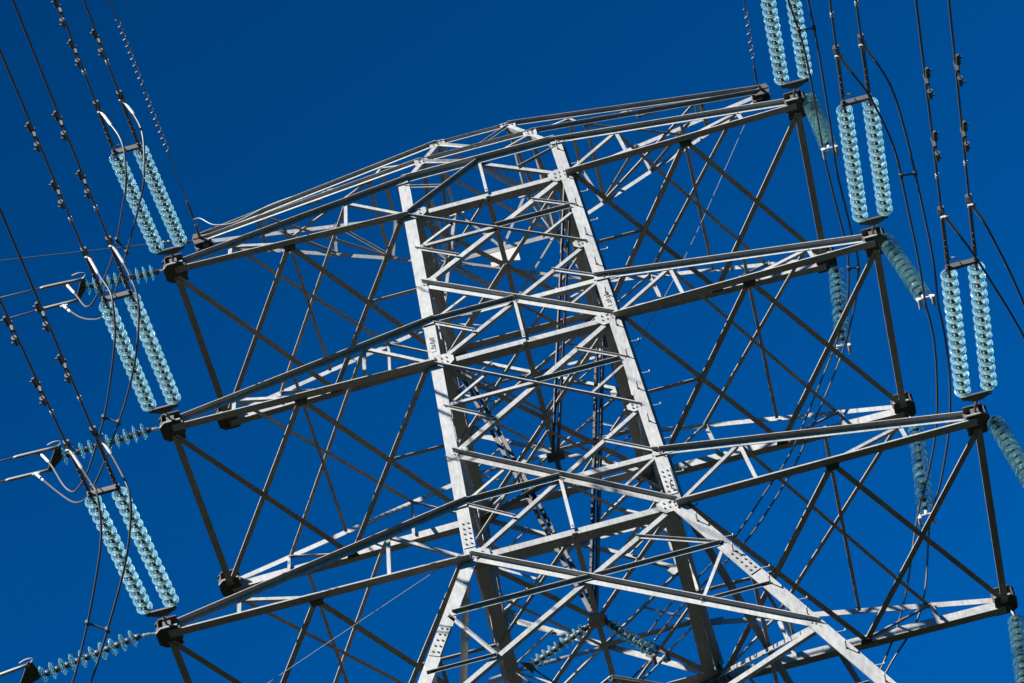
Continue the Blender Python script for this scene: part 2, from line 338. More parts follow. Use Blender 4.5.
# inner hangers that carry the centre plates
N2, N3 = V((0, 0, -5.25)), V((0, 0, ZB3 + .25))
for c0_, N_, w, d in ((leg(BL, -.2), N3, .085, V((.1, 0, 0))), (leg(BR, -.2), N3, .085, V((-.1, 0, 0))), (leg(FR, -.2), N2, .07, V((-.05, 0, 0))), (leg(BL, ZB2), N2 + V((0, 0, -.5)), .09, V((.05, 0, 0)))):
    for q in (0, 1):
        m = MB(); m.angle(c0_ + d + V((q * .12, 0, 0)), N_ + V((q * .10 - .05, 0, 0)), (1, -.4, -.6), w, edge=-1, out=-1, up=(0, -1, 1)); part('inner_hanger', m, None, [SHADED, BOLT])  # shadow inside the body is painted in by the dark steel
m = MB(); m.plate(N2, V((1, 0, 0)), V((0, 1, 0)), V((0, 0, 1)), [(-.16, -.1), (.16, -.1), (.16, .1), (-.16, .1)], .05); m.cyl(N2, N2 - V((0, 0, .35)), .04, k=8); part('gusset_plate', m, None, [SHADED, BOLT])
a = -12.7
p = [leg(k, a) for k in (FL, FR, BR, BL)]
plan(mix(p[0], p[1], .5), mix(p[1], p[2], .5), .08)
if rest.v:
    o = part('small_brace', rest); tag(o, kind='stuff')
m = MB(); c0 = V((.0, 1.33, 1.80)); m.plate(c0, V((1, 0, 0)), V((0, .1, 1)).normalized(), V((0, -1, .1)).normalized(), [(-.30, -.32), (.28, -.32), (.28, .12), (-.30, .12)], .012)
part('sign_board', m, None, [SIGN], 'blank white board fixed inside the peak')

HINT = (-1, -.35, 0)
# cross arms
PLATE8 = [(-.2, -.24), (.1, -.24), (.2, -.14), (.2, .14), (.1, .24), (-.2, .24)]
for i, (zb, zt) in enumerate(((0, ZT1), (ZB2, ZT2), (ZB3, ZT3))):
    for sx in (-1, 1):
        arm = MB(); N = {}
        for sy in (-1, 1):
            n = V((0, sy, 0)); tip = V((sx * XT[i], sy * DT[i], zb)); tt = tip + V((-sx * .12, 0, .13)); rb, rt = leg((sx, sy), zb), leg((sx, sy), zt)
            N[sy] = dict(tip=tip, b=lambda t, tip=tip, rb=rb: mix(tip, rb, t), t=lambda t, tt=tt, rt=rt: mix(tt, rt, t))
            rbi = rb + V((-sx * .25, 0, 0)) if False else rb
            arm.angle(tip, rbi, n, .15 + .01 * i, edge=-1, out=1, off=.03, w2=.15 + .01 * i)
            arm.angle(tt, rt + V((-sx * .12, 0, 0)), n, .10 + .008 * i, edge=1, out=1, off=.035, w2=.10 + .008 * i)
        e0, e1 = (V((sx * XT[i], q * (DT[i] - .1), zb - .06)) for q in (-1, 1)); arm.angle(e0, e1, (0, 0, -1), .125, edge=1, out=-1, up=HINT, w2=.02)
        for sy in (-1, 1):
            c = V((sx * (XT[i] + .02), sy * DT[i], zb - .02)); arm.plate(c, V((sx, 0, 0)), V((0, 1, 0)), V((0, 0, 1)), PLATE8, .02)
        A = part('cross_arm', arm)
        F, Bk = N[-1], N[1]
        for sy in (-1, 1):
            n = V((0, sy, 0)); Q = N[sy]; k = -.01
            bar('post', Q['b'](.23), Q['t'](.22), n, .07, A, edge=1, out=-1, off=.02, up=(1, 0, 0))
            bar('post', Q['b'](.73), Q['t'](.74), n, .065, A, edge=1, out=-1, off=.02, up=(1, 0, 0))
            bar('web_brace', Q['t'](.22), Q['b'](.48), n, .06, A, edge=-1, out=-1, off=.02)
            bar('web_brace', Q['t'](.74), Q['b'](.99), n, .06, A, edge=-1, out=-1, off=.02)
            # tip block
            m = MB(); c = Q['tip'] + V((sx * .02, 0, -.02)); ux = V((sx, 0, 0)); uy = V((0, 1, 0))
            m.plate(c - V((0, 0, .021)), ux, uy, V((0, 0, 1)), PLATE8, .02)
            m.plate(c + V((0, 0, .2)), ux, uy, V((0, 0, 1)), PLATE8, .02)
            m.plate(c + V((0, sy * .1, .09)), ux, V((0, 0, 1)), V((0, 1, 0)), [(-.22, -.1), (.17, -.1), (.2, .0), (.17, .1), (-.22, .1)], .02)
            m.plate(c + V((0, -sy * .12, .09)), ux, V((0, 0, 1)), V((0, 1, 0)), [(-.22, -.1), (.17, -.1), (.2, .0), (.17, .1), (-.22, .1)], .02)
            m.plate(c + V((sx * .14, 0, .09)), uy, V((0, 0, 1)), V((1, 0, 0)), [(-.2, -.1), (.2, -.1), (.2, .1), (-.2, .1)], .02)
            bolts(m, c + V((0, 0, -.03)), ux, uy, V((0, 0, -1)), 3, 3, .11, .14, .016)
            for q in (-.15, 0, .15): m.cyl(c + V((.13*sx, q, .2)), c + V((.13*sx, q, .25)), .016, k=6, m=1)
            part('tip_block', m, A, [SHADED, BOLT])  # dark steel paints in the shade of the block seen from below
            # gusset under the middle of the bottom chord
            m = MB(); c = Q['b'](.485) + V((0, -sy * .02, -.092 - .005 * i)); m.plate(c, ux, V((0, -sy, 0)), V((0, 0, -1)), [(-.12, -.05), (.12, -.05), (.09, .08), (-.09, .08)], .014)
            bolts(m, c + V((0, 0, -.008)), ux, uy, V((0, 0, -1)), 2, 1, .1, .1, .015); part('gusset_plate', m, A, [SHADED, BOLT])
            m = MB(); c = leg((sx, sy), zt) + V((sx * .2, sy * .045, -.02)); m.plate(c, ux, V((0, 0, 1)), n, [(-.3, -.07), (.22, -.09), (.22, .03), (-.3, .06)], .014)
            bolts(m, c + n * .008, ux, V((0, 0, 1)), n, 4, 2, .1, .06, .014); part('gusset_plate', m, A)
        # bottom plane
        w = .105
        plan(F['tip'] + V((0, .1, -.06)), Bk['b'](.485) + V((0, 0, -.06)), w, 'plan_brace', .01, A)
        plan(Bk['tip'] + V((0, -.1, -.06)), F['b'](.485) + V((0, 0, -.06)), .095, 'plan_brace', -.015, A)
        plan(F['b'](.485) + V((0, 0, -.06)), Bk['b'](.985) + V((0, 0, -.06)), w, 'plan_brace', .01, A)
        plan(Bk['b'](.485) + V((0, 0, -.06)), F['b'](.97) + V((0, 0, -.06)), .095, 'plan_brace', -.015, A)
        f0, f1, g0, g1 = F['b'](.485), F['b'](.97), Bk['b'](.485), Bk['b'](.97)
        X = (f0 + f1 + g0 + g1) / 4; bar('strut', X, V((sx * wz(zb), X.y, zb)), (0, -1, 0), .08, A, edge=-1, out=1)
        # top plane
        up = .0
        plan(F['t'](.74), Bk['t'](.23), .065, 'plan_brace', .0, A); plan(Bk['t'](.74), F['t'](.23), .07, 'plan_brace', .02, A)
        plan(F['t'](.46), Bk['t'](.46), .06, 'plan_brace', .035, A)
# earth wire arms
for sx in (-1, 1):
    E = V((sx * 5.68, 0, 2.95)); m = MB(); q = {}
    for sy in (-1, 1):
        r = V((sx * .71, sy * .9, 2.9)); b = corner((sx, sy), 2.0); q[sy] = (r, b); n = V((0, sy, .2))
        m.angle(E + V((0, sy * .05, .05)), r, n, .085, edge=1, out=1, off=.02); m.angle(E + V((0, sy * .05, -.05)), b, n, .08, edge=1, out=1, off=.02)
    A = part('earth_wire_arm', m)
    for sy in (-1, 1):
        r, b = q[sy]; tp = lambda t: mix(E + V((0, 0, .05)), r, t); bt = lambda t: mix(E - V((0, 0, .05)), b, t); n = (r - E).cross(b - E).normalized(); n = n if n.y * sy > 0 else -n
        bar('post', tp(.52), bt(.54), n, .055, A, up=(1, 0, 0)); bar('post', tp(.76), bt(.77), n, .055, A, up=(1, 0, 0))
        bar('web_brace', bt(.54), tp(.3), n, .05, A); bar('web_brace', bt(.77), tp(.52), n, .05, A); bar('web_brace', b, tp(.76), n, .05, A)
    for t, w in ((.26, .07), (.76, .07)):
        plan(mix(E, q[-1][0], t), mix(E, q[1][0], t), w, 'strut', 0, A); plan(mix(E, q[-1][1], t), mix(E, q[1][1], t), w, 'strut', 0, A)
    plan(mix(E, q[-1][1], .3), mix(E, q[1][1], .76), .06, 'plan_brace', 0, A); plan(mix(E, q[1][1], .3), mix(E, q[-1][1], .76), .05, 'plan_brace', .02, A)
    m = MB(); ux = V((sx, 0, 0))
    m.plate(E + ux * .02, ux, V((0, 1, 0)), V((0, 0, 1)), [(-.2, -.13), (.14, -.13), (.14, .13), (-.2, .13)], .02)
    m.plate(E + V((0, -.1, 0)) + ux * .02, ux, V((0, 0, 1)), V((0, 1, 0)), [(-.22, -.13), (.12, -.15), (.16, 0), (.12, .15), (-.22, .13)], .02)
    m.plate(E + V((0, .1, 0)) + ux * .02, ux, V((0, 0, 1)), V((0, 1, 0)), [(-.22, -.13), (.12, -.15), (.16, 0), (.12, .15), (-.22, .13)], .02)
    bolts(m, E + V((0, 0, -.012)), ux, V((0, 1, 0)), V((0, 0, -1)), 3, 2, .08, .12, .014); part('tip_block', m, A, [SHADED, BOLT])
SETS={'T1FL':{'tip':[-6.0,-2.0204145550380375,0.0],'A':[-5.957,-2.62,-0.055],'B':[-5.964,-6.061,-1.112],'wires':[{'p':[-6.189,-6.061,-1.112],'d':[0.015053220713382248,-0.9823131369730006,-0.1866394960248696],'clamp':1.22,'damp':[4.08,2.98]},{'p':[-5.739000000000001,-6.061,-1.112],'d':[0.009795907991729726,-0.9823773139370382,-0.1866516896480374],'clamp':1.32,'damp':[3.08]}]},'T2FL':{'tip':[-6.478145290705229,-2.149677101473243,-4.256653385313014],'A':[-6.505,-2.75,-4.296],'B':[-6.466,-6.263,-5.08],'wires':[{'p':[-6.691,-6.263,-5.08],'d':[0.006559608270321203,-0.982403315368118,-0.18665662991994195],'clamp':1.25,'damp':[4.73,3.18]},{'p':[-6.2410000000000005,-6.263,-5.08],'d':[0.010612342822856911,-0.9823691289287654,-0.18665013449646564],'clamp':1.36,'damp':[4.83,3.27]}]},'T3FL':{'tip':[-7.024482808399413,-2.3413265191708823,-9.290607389609951],'A':[-7.024,-2.941,-9.274],'B':[-7.079,-6.502,-9.8],'wires':[{'p':[-7.303999999999999,-6.502,-9.8],'d':[0.0038275749233778913,-0.9824172552539572,-0.1866592784982496],'clamp':1.33,'damp':[4.85,3.2]},{'p':[-6.854,-6.502,-9.8],'d':[0.018185047600958026,-0.9822619963727326,-0.1866297793108182],'clamp':1.5,'damp':[4.98,3.6]}]},'T2FR':{'tip':[6.478145290705229,-2.149677101473243,-4.256653385313014],'A':[6.524,-2.75,-4.268],'B':[6.479,-6.261,-5.06],'wires':[{'p':[6.2540000000000004,-6.261,-5.06],'d':[0.003351241053027479,-0.9824189349715141,-0.1866595976445905],'clamp':1.31,'damp':[]},{'p':[6.704,-6.261,-5.06],'d':[-0.00641317636598853,-0.9824042485090145,-0.18665680721671318],'clamp':1.43,'damp':[]}]},'T3FR':{'tip':[7.024482808399413,-2.3413265191708823,-9.290607389609951],'A':[7.094,-2.941,-9.247],'B':[7.092,-6.499,-9.792],'wires':[{'p':[6.867,-6.499,-9.792],'d':[-0.008976806599027365,-0.9823848675212967,-0.18665312482904717],'clamp':1.4,'damp':[4.96,3.41]},{'p':[7.316999999999999,-6.499,-9.792],'d':[-0.004494951460201126,-0.982414526910337,-0.18665876011296462],'clamp':1.53,'damp':[5.08,3.46]}]}}
J={'T1L': [[(-6.121, -7.3, -1.435), (-5.995, -7.26, -1.801), (-5.877, -7.222, -2.149), (-5.857, -7.096, -2.517), (-5.971, -6.758, -2.926), (-6.105, -6.332, -2.743), (-6.558, -4.908, -2.094),
          (-6.851, -4.093, -1.663), (-7.087, -3.558, -1.406), (-7.393, -2.891, -1.098), (-7.653, -2.628, -1.05), (-7.83, -2.511, -0.523), (-8.01, -2.4, -0.025)],
         [(-5.7, -7.4, -1.39), (-5.586, -7.334, -1.694), (-5.485, -7.254, -2.084), (-5.5, -7.138, -2.465), (-5.634, -6.84, -2.992), (-5.813, -6.378, -2.911), (-6.34, -5.0, -2.376),
          (-6.887, -3.606, -1.811), (-7.104, -3.101, -1.653), (-7.378, -2.66, -1.467), (-7.781, -2.368, -1.032), (-8.067, -2.12, -0.437), (-8.19, -2.0, -0.122)]],
 'T1R': [[(6.178, -7.3, -0.643), (6.145, -6.661, -0.776), (6.114, -6.04, -0.914), (6.09, -5.458, -1.052), (6.2, -4.446, -1.314), (6.134, -2.5, -1.875), (6.138, -2.117, -1.954),
          (6.165, -1.155, -2.166), (6.194, -0.554, -2.308), (6.167, -0.113, -2.412), (6.013, 0.676, -2.579), (5.752, 1.34, -2.651), (5.545, 1.8, -2.685), (5.026, 1.834, -3.539),
          (4.359, 1.878, -4.634), (3.939, 1.903, -5.201), (3.612, 1.921, -5.539), (2.82, 1.966, -6.431), (2.17, 2.0, -6.983), (1.292, 0.936, -8.559), (0.775, 0.2, -9.755)],
         [(6.605, -7.3, -0.68), (6.55, -6.631, -0.823), (6.476, -5.965, -0.972), (6.435, -5.39, -1.114), (6.434, -4.478, -1.363), (6.323, -2.5, -1.951), (6.292, -2.127, -2.027),
          (6.32, -1.172, -2.246), (6.328, -0.517, -2.406), (6.342, -0.135, -2.504), (6.151, 0.65, -2.659), (5.912, 1.285, -2.742), (5.694, 1.8, -2.797), (5.358, 1.822, -3.372), (4.528, 1.875, -4.699),
          (3.988, 1.908, -5.479), (3.261, 1.948, -6.323), (2.923, 1.966, -6.647), (2.243, 2.0, -7.161), (1.488, 1.068, -8.559), (0.864, 0.2, -9.928)]],
 'T2L': [[(-6.626, -7.6, -5.439), (-6.514, -7.518, -5.849), (-6.382, -7.441, -6.219), (-6.379, -7.352, -6.474), (-6.445, -7.076, -6.728), (-6.573, -6.751, -6.956), (-7.004, -5.499, -6.695),
          (-7.375, -4.518, -6.368), (-7.872, -3.394, -6.053), (-8.172, -2.906, -5.872), (-8.321, -2.72, -5.739), (-8.481, -2.637, -5.425), (-8.663, -2.506, -4.751), (-8.872, -2.4, -4.238)],
         [(-6.185, -7.7, -5.44), (-6.064, -7.584, -5.818), (-5.97, -7.457, -6.246), (-5.958, -7.344, -6.504), (-6.02, -7.136, -6.731), (-6.241, -6.623, -7.047), (-6.664, -5.601, -6.876),
          (-7.023, -4.807, -6.637), (-7.473, -3.844, -6.364), (-7.835, -3.196, -6.223), (-8.07, -2.834, -6.114), (-8.311, -2.623, -5.924), (-8.542, -2.445, -5.496), (-8.813, -2.218, -4.902),
          (-9.068, -2.0, -4.317)]],
 'T2R': [[(6.278, -7.6, -5.372), (6.451, -7.178, -5.418), (6.649, -6.69, -5.479), (6.831, -5.963, -5.634), (6.906, -5.431, -5.768), (6.908, -4.845, -5.925), (6.912, -3.485, -6.318),
          (6.87, -2.7, -6.557), (6.908, -1.997, -6.69), (6.816, -1.068, -6.864), (6.691, -0.306, -7.004), (6.579, 0.17, -7.083), (6.306, 1.01, -7.191), (6.006, 1.8, -7.275), (5.389, 2.519, -8.482),
          (4.757, 3.06, -9.257), (3.517, 4.0, -10.437)],
         [(6.702, -7.7, -5.373), (6.877, -7.281, -5.422), (7.044, -6.746, -5.519), (7.111, -6.034, -5.697), (7.135, -5.466, -5.848), (7.146, -4.883, -6.009), (7.151, -3.494, -6.421),
          (7.075, -2.7, -6.662), (7.088, -2.037, -6.801), (7.023, -1.122, -6.997), (6.908, -0.434, -7.136), (6.813, -0.008, -7.217), (6.488, 1.058, -7.391), (6.18, 1.8, -7.465),
          (5.638, 2.546, -8.793), (4.699, 3.16, -9.442), (3.66, 4.0, -10.604)]],
 'T3L': [[(-7.276, -7.9, -10.137), (-7.155, -7.798, -10.466), (-7.026, -7.686, -10.83), (-6.981, -7.625, -11.033), (-7.077, -7.213, -11.447), (-7.3, -6.715, -11.673), (-7.7, -5.723, -11.615),
          (-8.196, -4.489, -11.36), (-8.538, -3.778, -11.264), (-8.957, -3.136, -11.277), (-9.316, -2.818, -11.239), (-9.579, -2.653, -10.724), (-9.88, -2.4, -9.847)],
         [(-6.775, -8.0, -10.102), (-6.642, -7.901, -10.461), (-6.521, -7.785, -10.887), (-6.47, -7.679, -11.226), (-6.543, -7.422, -11.419), (-6.724, -7.028, -11.687), (-6.99, -6.458, -11.766),
          (-7.428, -5.561, -11.741), (-7.896, -4.525, -11.55), (-8.284, -3.796, -11.476), (-8.8, -3.056, -11.548), (-9.181, -2.761, -11.457), (-9.548, -2.53, -10.964), (-10.011, -2.2, -10.128)]],
 'T3R': [[(6.878, -8.0, -10.195), (7.02, -7.676, -10.253), (7.228, -7.169, -10.356), (7.388, -6.691, -10.477), (7.603, -6.054, -10.646), (7.799, -5.329, -10.867), (7.874, -4.447, -11.179),
          (7.856, -3.762, -11.428), (7.757, -3.0, -11.702)],
         [(7.324, -8.1, -10.194), (7.46, -7.748, -10.266), (7.618, -7.173, -10.417), (7.756, -6.591, -10.584), (7.876, -5.916, -10.796), (7.985, -5.023, -11.096), (7.968, -4.164, -11.399),
          (7.966, -3.646, -11.589), (7.906, -3.0, -11.826)]]}
TO= {'T1': [(-6.345, -2.119, 0.0), (-7.694, -2.21, 0.0), (-7.693, -2.42, 0.0), (-7.923, -1.948, 0.0), (-9.268, -2.514, 0.0), (-9.432, -1.963, -0.0)], 'T2': [(-6.876, -2.275, -4.257), (-8.528, -2.185, -4.257), (-8.527, -2.448, -4.257), (-8.818, -1.949, -4.257), (-9.588, -2.479, -4.257), (-9.737, -1.978, -4.257)], 'T3': [(-7.508, -2.5, -9.291), (-9.344, -2.175, -9.291), (-9.419, -2.523, -9.291), (-9.696, -2.05, -9.291), (-9.963, -2.449, -9.291), (-10.119, -1.925, -9.291)]}
# ------------------------------------------------------------------ insulators
def disc_mesh(r):
    s = r / .17
    g = MB(); prof = [(.040, .018), (.075, .012), (.115, -.004), (.148, -.026), (.168, -.048), (.171, -.058), (.164, -.062), (.150, -.050), (.140, -.046), (.134, -.070), (.128, -.070), (.122, -.040), (.104, -.032), (.098, -.062), (.092, -.062), (.086, -.026), (.040, -.010)]
    g.lathe((0, 0, 0), (0, 0, 1), [(a * s, b * s * .82) for a, b in prof], 28); return g.mesh('glass_disc', GLASS, True)
DISC = disc_mesh(.142); DISC_S = disc_mesh(.16); DISC_C = disc_mesh(.12)
def capmesh(pitch, s=1):
    g = MB(); g.lathe((0, 0, 0), (0, 0, 1), [(.001, .0), (.045*s, .004), (.052*s, .03), (.040*s, .06), (.030*s, .08), (.001, .082)], 12)
    g.cyl((0, 0, .005), (0, 0, -pitch + .07), .013, k=6); return g.mesh('cap_and_pin', CAP, True)
def string(p0, p1, n, parent, mesh, r, thing_loc):
    """glass cap-and-pin string from p0 (tower end) to p1"""
    p0, p1 = V(p0), V(p1); a = (p1 - p0).normalized(); L = (p1 - p0).length; pitch = L / n
    rod = MB(); rod.cyl(p0, p1, .012, k=6)
    cap = MB()
    for i in range(n):
        c = p0 + a * pitch * (i + .5)
        cap.lathe(c, -a, [(.001, -.03), (.036, -.02), (.056, .02), (.054, .06), (.040, .10), (.001, .105)], 12)
    cap.cyl(p0, p1, .024, k=6)
    o = bpy.data.objects.new('insulator_string', cap.mesh('insulator_string', CAP, True)); C.objects.link(o); o.parent = parent; o.location = -thing_loc
    rot = (-a).to_track_quat('Z', 'Y')
    for i in range(n):
        d = bpy.data.objects.new('glass_disc', mesh); C.objects.link(d); d.parent = o
        d.location = p0 + a * pitch * (i + .5); d.rotation_mode = 'QUATERNION'; d.rotation_quaternion = rot @ Matrix.Rotation(random.random() * 6, 3, 'Z').to_quaternion() @ Matrix.Rotation(random.gauss(0, .035), 3, 'X').to_quaternion()
def lpart(name, mb, parent, loc, mats):
    o = bpy.data.objects.new(name, mb.mesh(name, mats, False)); C.objects.link(o); o.parent = parent; o.location = -loc; return o
EX = V((1, 0, 0))
def tension_set(key, label):
    s = SETS[key]; tip, A, B = V(s['tip']), V(s['A']), V(s['B']); t = empty('tension_insulator', tip)
    tag(t, label, 'insulator', 'twin glass tension insulators on the front arm tips')
    a = (B - A).normalized(); n = EX.cross(a).normalized()
    m = MB()     # yoke near the tower: flat triangle, apex to the arm
    m.plate(A, EX, -a, n, [(-.27, -.05), (.27, -.05), (.27, .02), (.07, .15), (-.07, .15), (-.27, .02)], .03)
    for sx in (-.225, .225): m.cyl(A + EX * sx - n * .04, A + EX * sx + n * .04, .03, k=8)
    lpart('yoke_plate', m, t, tip, [FIT])
    m = MB(); q0 = tip + V((0, -.22, .06)); q1 = A - a * .14; m.cyl(q0, mix(q0, q1, .45), .022, k=8); m.cyl(mix(q0, q1, .4), mix(q0, q1, .75), .036, k=8); m.cyl(mix(q0, q1, .7), q1, .018, k=8)
    m.plate(q0 + V((0, .06, 0)), EX, V((0, 0, 1)), V((0, 1, 0)), [(-.07, -.09), (.07, -.09), (.07, .09), (-.07, .09)], .09); lpart('shackle', m, t, tip, [FIT])
    for sx in (-.225, .225): string(A + EX * sx + a * .07, B + EX * sx - a * .10, 15, t, DISC, .17, tip)
    m = MB(); m.plate(B, EX, a, n, [(-.27, -.05), (.27, -.05), (.27, .05), (-.27, .05)], .03); m.plate(B + a * .05, EX, n, a, [(-.27, -.04), (.27, -.04), (.27, .04), (-.27, .04)], .015)
    for sx in (-.225, .225):
        c = B + EX * sx; m.cyl(c - a * .12, c + a * .06, .03, k=8); m.cyl(c - n * .05, c + n * .05, .028, k=8)
    lpart('yoke_plate', m, t, tip, [FIT])
    m = MB(); c = B + EX * -.02 + a * .03; m.tube(smooth_path([c, c + a * .16 + n * .02 - EX * .03, c + a * .26 + n * .03 - EX * .10, c + a * .24 + n * .03 - EX * .17, c + a * .12 + n * .02 - EX * .21], 5), .011, 6); lpart('arcing_horn', m, t, tip, [ALU])
    for sx, w in zip((-.225, .225), s['wires']):
        p = V(w['p']); d = V(w['d']); m = MB(); L = w['clamp'] + .25
        m.cyl(p - a * .02, p + d * .2, .03, k=8); m.cyl(p + d * .2, p + d * .5, .038, k=8); m.cyl(p + d * .5, p + d * (L - .15), .034, k=8); m.cyl(p + d * (L - .15), p + d * L, .044, k=6)
        for j in range(5): m.cyl(p + d * (.15 + .17 * j) + n * .05, p + d * (.15 + .17 * j) - n * .05, .017, k=6)
        m.plate(p + d * (L - .1) - n * .03, d, EX, n, [(-.1, -.05), (.08, -.05), (.08, .05), (-.1, .05)], .05)
        lpart('strain_clamp', m, t, tip, [FIT])
    return t
ORD = {'T1': 'top', 'T2': 'middle', 'T3': 'bottom'}
tension_set('T1FL', 'twin glass insulator strings pulling up from the front tip of the top left arm')
tension_set('T2FL', 'twin glass insulator strings pulling up from the front tip of the middle left arm')
tension_set('T3FL', 'twin glass insulator strings pulling up from the front tip of the bottom left arm')
import copy
s1 = copy.deepcopy(SETS['T2FR']); off = V((6.0, -2.0204, 0)) - V(s1['tip']) 
for k in ('tip', 'A', 'B'): s1[k] = tuple(V(s1[k]) + off)
for w in s1['wires']: w['p'] = tuple(V(w['p']) + off)
SETS['T1FR'] = s1
tension_set('T1FR', 'twin glass insulator strings leaving the top edge of the photo from the top right arm')
tension_set('T2FR', 'twin glass insulator strings pulling up from the front tip of the middle right arm')
tension_set('T3FR', 'twin glass insulator strings pulling up from the front tip of the bottom right arm')

# ------------------------------------------------------------------ line conductors
def line_pts(p, d, near=26, far=110):
    p, d = V(p), V(d); out = []
    for i in range(27): out.append(p + d * (near * i / 26))
    q = out[-1]
    for i in range(1, 20):
        x = (far - near) * i / 19; out.append(q + V((d.x * x, d.y * x, d.z * x + .0009 * x * x)))
    return out
def damper(p, d, side, name='vibration_damper'):
    m = MB(); p = V(p); n = EX.cross(d).normalized(); n = n if n.z < 0 else -n; s = V((side, 0, 0))
    c = p + n * .13 + s * .02
    m.plate(p + n * .06, d, n, s, [(-.03, -.1), (.03, -.1), (.03, .08), (-.03, .08)], .05); m.cyl(c - d * .3, c + d * .3, .011, k=6)
    for q in (-1, 1):
        e = c + d * q * .3; m.cyl(e - d * q * .13, e + d * q * .05, .043, .034, k=10); m.cyl(e + d * q * .05, e + d * q * .075, .034, .018, k=10)
        m.cyl(e + d * q * .0 - s * .0, e + d * q * .0 + s * .07, .018, k=6)
    return m
def conductor(key, i, label):
    w = SETS[key]['wires'][i]; p, d = V(w['p']), V(w['d']).normalized()
    m = MB(); m.tube(line_pts(p + d * .3, d), .021, 8); o = m.obj('conductor', COND, None, True)
    me = o.data; bpy_loc = p.copy(); me.transform(Matrix.Translation(-p)); o.location = p
    tag(o, label, 'power line', 'twin conductors running up over the camera')
    for t in w['damp']:
        k = damper(d * t, d, 1 if key.endswith('R') else -1); q = k.obj('vibration_damper', [FIT], o)
    for t in (w['clamp'] + 1.05,):
        k = MB(); k.cyl(d * t, d * (t + .09), .033, k=8); k.obj('wire_clamp', [ALU], o)
NAMES = {'T1FL': 'the top left insulators', 'T2FL': 'the middle left insulators', 'T3FL': 'the bottom left insulators', 'T1FR': 'the top right insulators', 'T2FR': 'the middle right insulators', 'T3FR': 'the bottom right insulators'}
for key in NAMES:
    for i, sd_ in enumerate(('left', 'right')): conductor(key, i, 'dark power line conductor, %s one of the pair running up from %s' % (sd_, NAMES[key]))

# ------------------------------------------------------------------ jumper loops
JL = {'T1L': 'twin jumper cables looping from the topmost left insulators to the top side branch',
      'T2L': 'twin jumper cables crossing the middle left glass strings to the middle side branch',
      'T3L': 'twin jumper cables crossing the bottom left glass strings and leaving the picture bottom',
      'T1R': 'long twin jumper cables from the top right corner down to the tower body',
      'T2R': 'twin jumper cables curving from the middle right insulators past the bottom right arm',
      'T3R': 'twin jumper cables curving off the right edge of the picture from the bottom right insulators'}
for k, (a, b) in J.items():
    base = V(a[0]); t = empty('jumper_cable', base); tag(t, JL[k], 'cable', 'twin jumper loops between insulators')
    cur = []
    for path, off in ((a, 0), (b, 1)):
        pts = relax(smooth_path(path, 6), 4); cur.append(pts); m = MB(); m.tube(pts, .0195, 8); o = lpart('cable', m, t, base, [COND]); o.data.polygons.foreach_set('use_smooth', [True] * len(o.data.polygons))
        ends = [(pts[0], pts[3])]
        if k in ('T1L', 'T2L', 'T3L'): ends.append((pts[-1], pts[-4]))
        for e0, e1 in ends:
            d = (e1 - e0).normalized(); m = MB(); m.tube([e0 - d * .02, e0 + d * .08, e0 + d * .1, e0 + d * .36, e0 + d * .40], [.034, .03, .027, .027, .022], 8); m.cyl(e0 - V((.07, 0, 0)), e0 + V((.07, 0, 0)), .032, k=6)
            lpart('end_lug', m, t, base, [ALU])
    L0, L1 = cur
    for frac in {'T1L': (.5,), 'T2L': (.5,), 'T3L': (.52,), 'T1R': (.19, .46), 'T2R': (.30, .64), 'T3R': (.8,)}[k]:
        p = L0[int(frac * (len(L0) - 1))]; q = min(L1, key=lambda v: (v - p).length); m = MB(); m.cyl(p, q, .018, k=8)
        for e in (p, q): m.cyl(e - V((0, .05, 0)), e + V((0, .05, 0)), .036, k=8)
        lpart('spacer', m, t, base, [FIT])

# ------------------------------------------------------------------ hanging jumper strings
def hanging(loc, p0, p1, n, label, ends=None, r=DISC_S, group='glass strings hanging from the rear and right tips'):
    loc, p0, p1 = V(loc), V(p0), V(p1); t = empty('suspension_insulator', loc); tag(t, label, 'insulator', group)
    a = (p1 - p0).normalized(); m = MB(); m.cyl(loc, p0 + a * .06, .018, k=8); m.cyl(mix(loc, p0, .4), mix(loc, p0, .7), .035, k=8); lpart('shackle', m, t, loc, [FIT])
    string(p0, p1 - a * .08, n, t, r, .15, loc)
    m = MB(); m.cyl(p1 - a * .1, p1, .03, k=8); m.cyl(p1 - EX * .12, p1 + EX * .12, .018, k=8)
    for sx in (-.12, .12):
        e = p1 + EX * sx; m.cyl(e - a * .03, e + a * .13, .028, .02, k=8); m.cyl(e + a * .15 - V((0, .12, 0)), e + a * .15 + V((0, .12, 0)), .034, k=8)
    lpart('cable_clamp', m, t, loc, [ALU if ends else FIT]); return t
HG = [('T1FR', (.27, 0, .19), (-.02, -.47, -2.05), 11, 'glass insulator string hanging from the front tip of the top right arm'),
      ('T2FR', (.19, 0, .09), (.21, -.58, -2.32), 11, 'glass insulator string hanging from the front tip of the middle right arm'),
      ('T3FR', (.28, 0, -.05), (.12, -.67, -2.3), 11, 'glass insulator string cut by the right edge, hanging from the bottom right front tip'),
      ('T1BR', (.156, 0, -.265), (-.38, -.17, -2.26), 11, 'glass insulator string hanging from the rear tip of the top right arm'),
      ('T2BR', (.11, 0, -.50), (-.41, -.33, -2.50), 11, 'glass insulator string hanging from the rear tip of the middle right arm'),
      ('T3BR', (.10, 0, -.40), (-.39, -.63, -2.28), 11, 'glass insulator string at the bottom right corner under the rear tip of the bottom arm')]
for k, a, d, n, lab in HG:
    i = int(k[1]) - 1; tip = V((XT[i], DT[i] * (-1 if k[2] == 'F' else 1), (0, ZB2, ZB3)[i])); p0 = tip + V(a); hanging(tip + V((.1, 0, 0)) if k[2] == 'F' else tip + V((.05, 0, -.1)), p0, p0 + V(d), n, lab, 1)
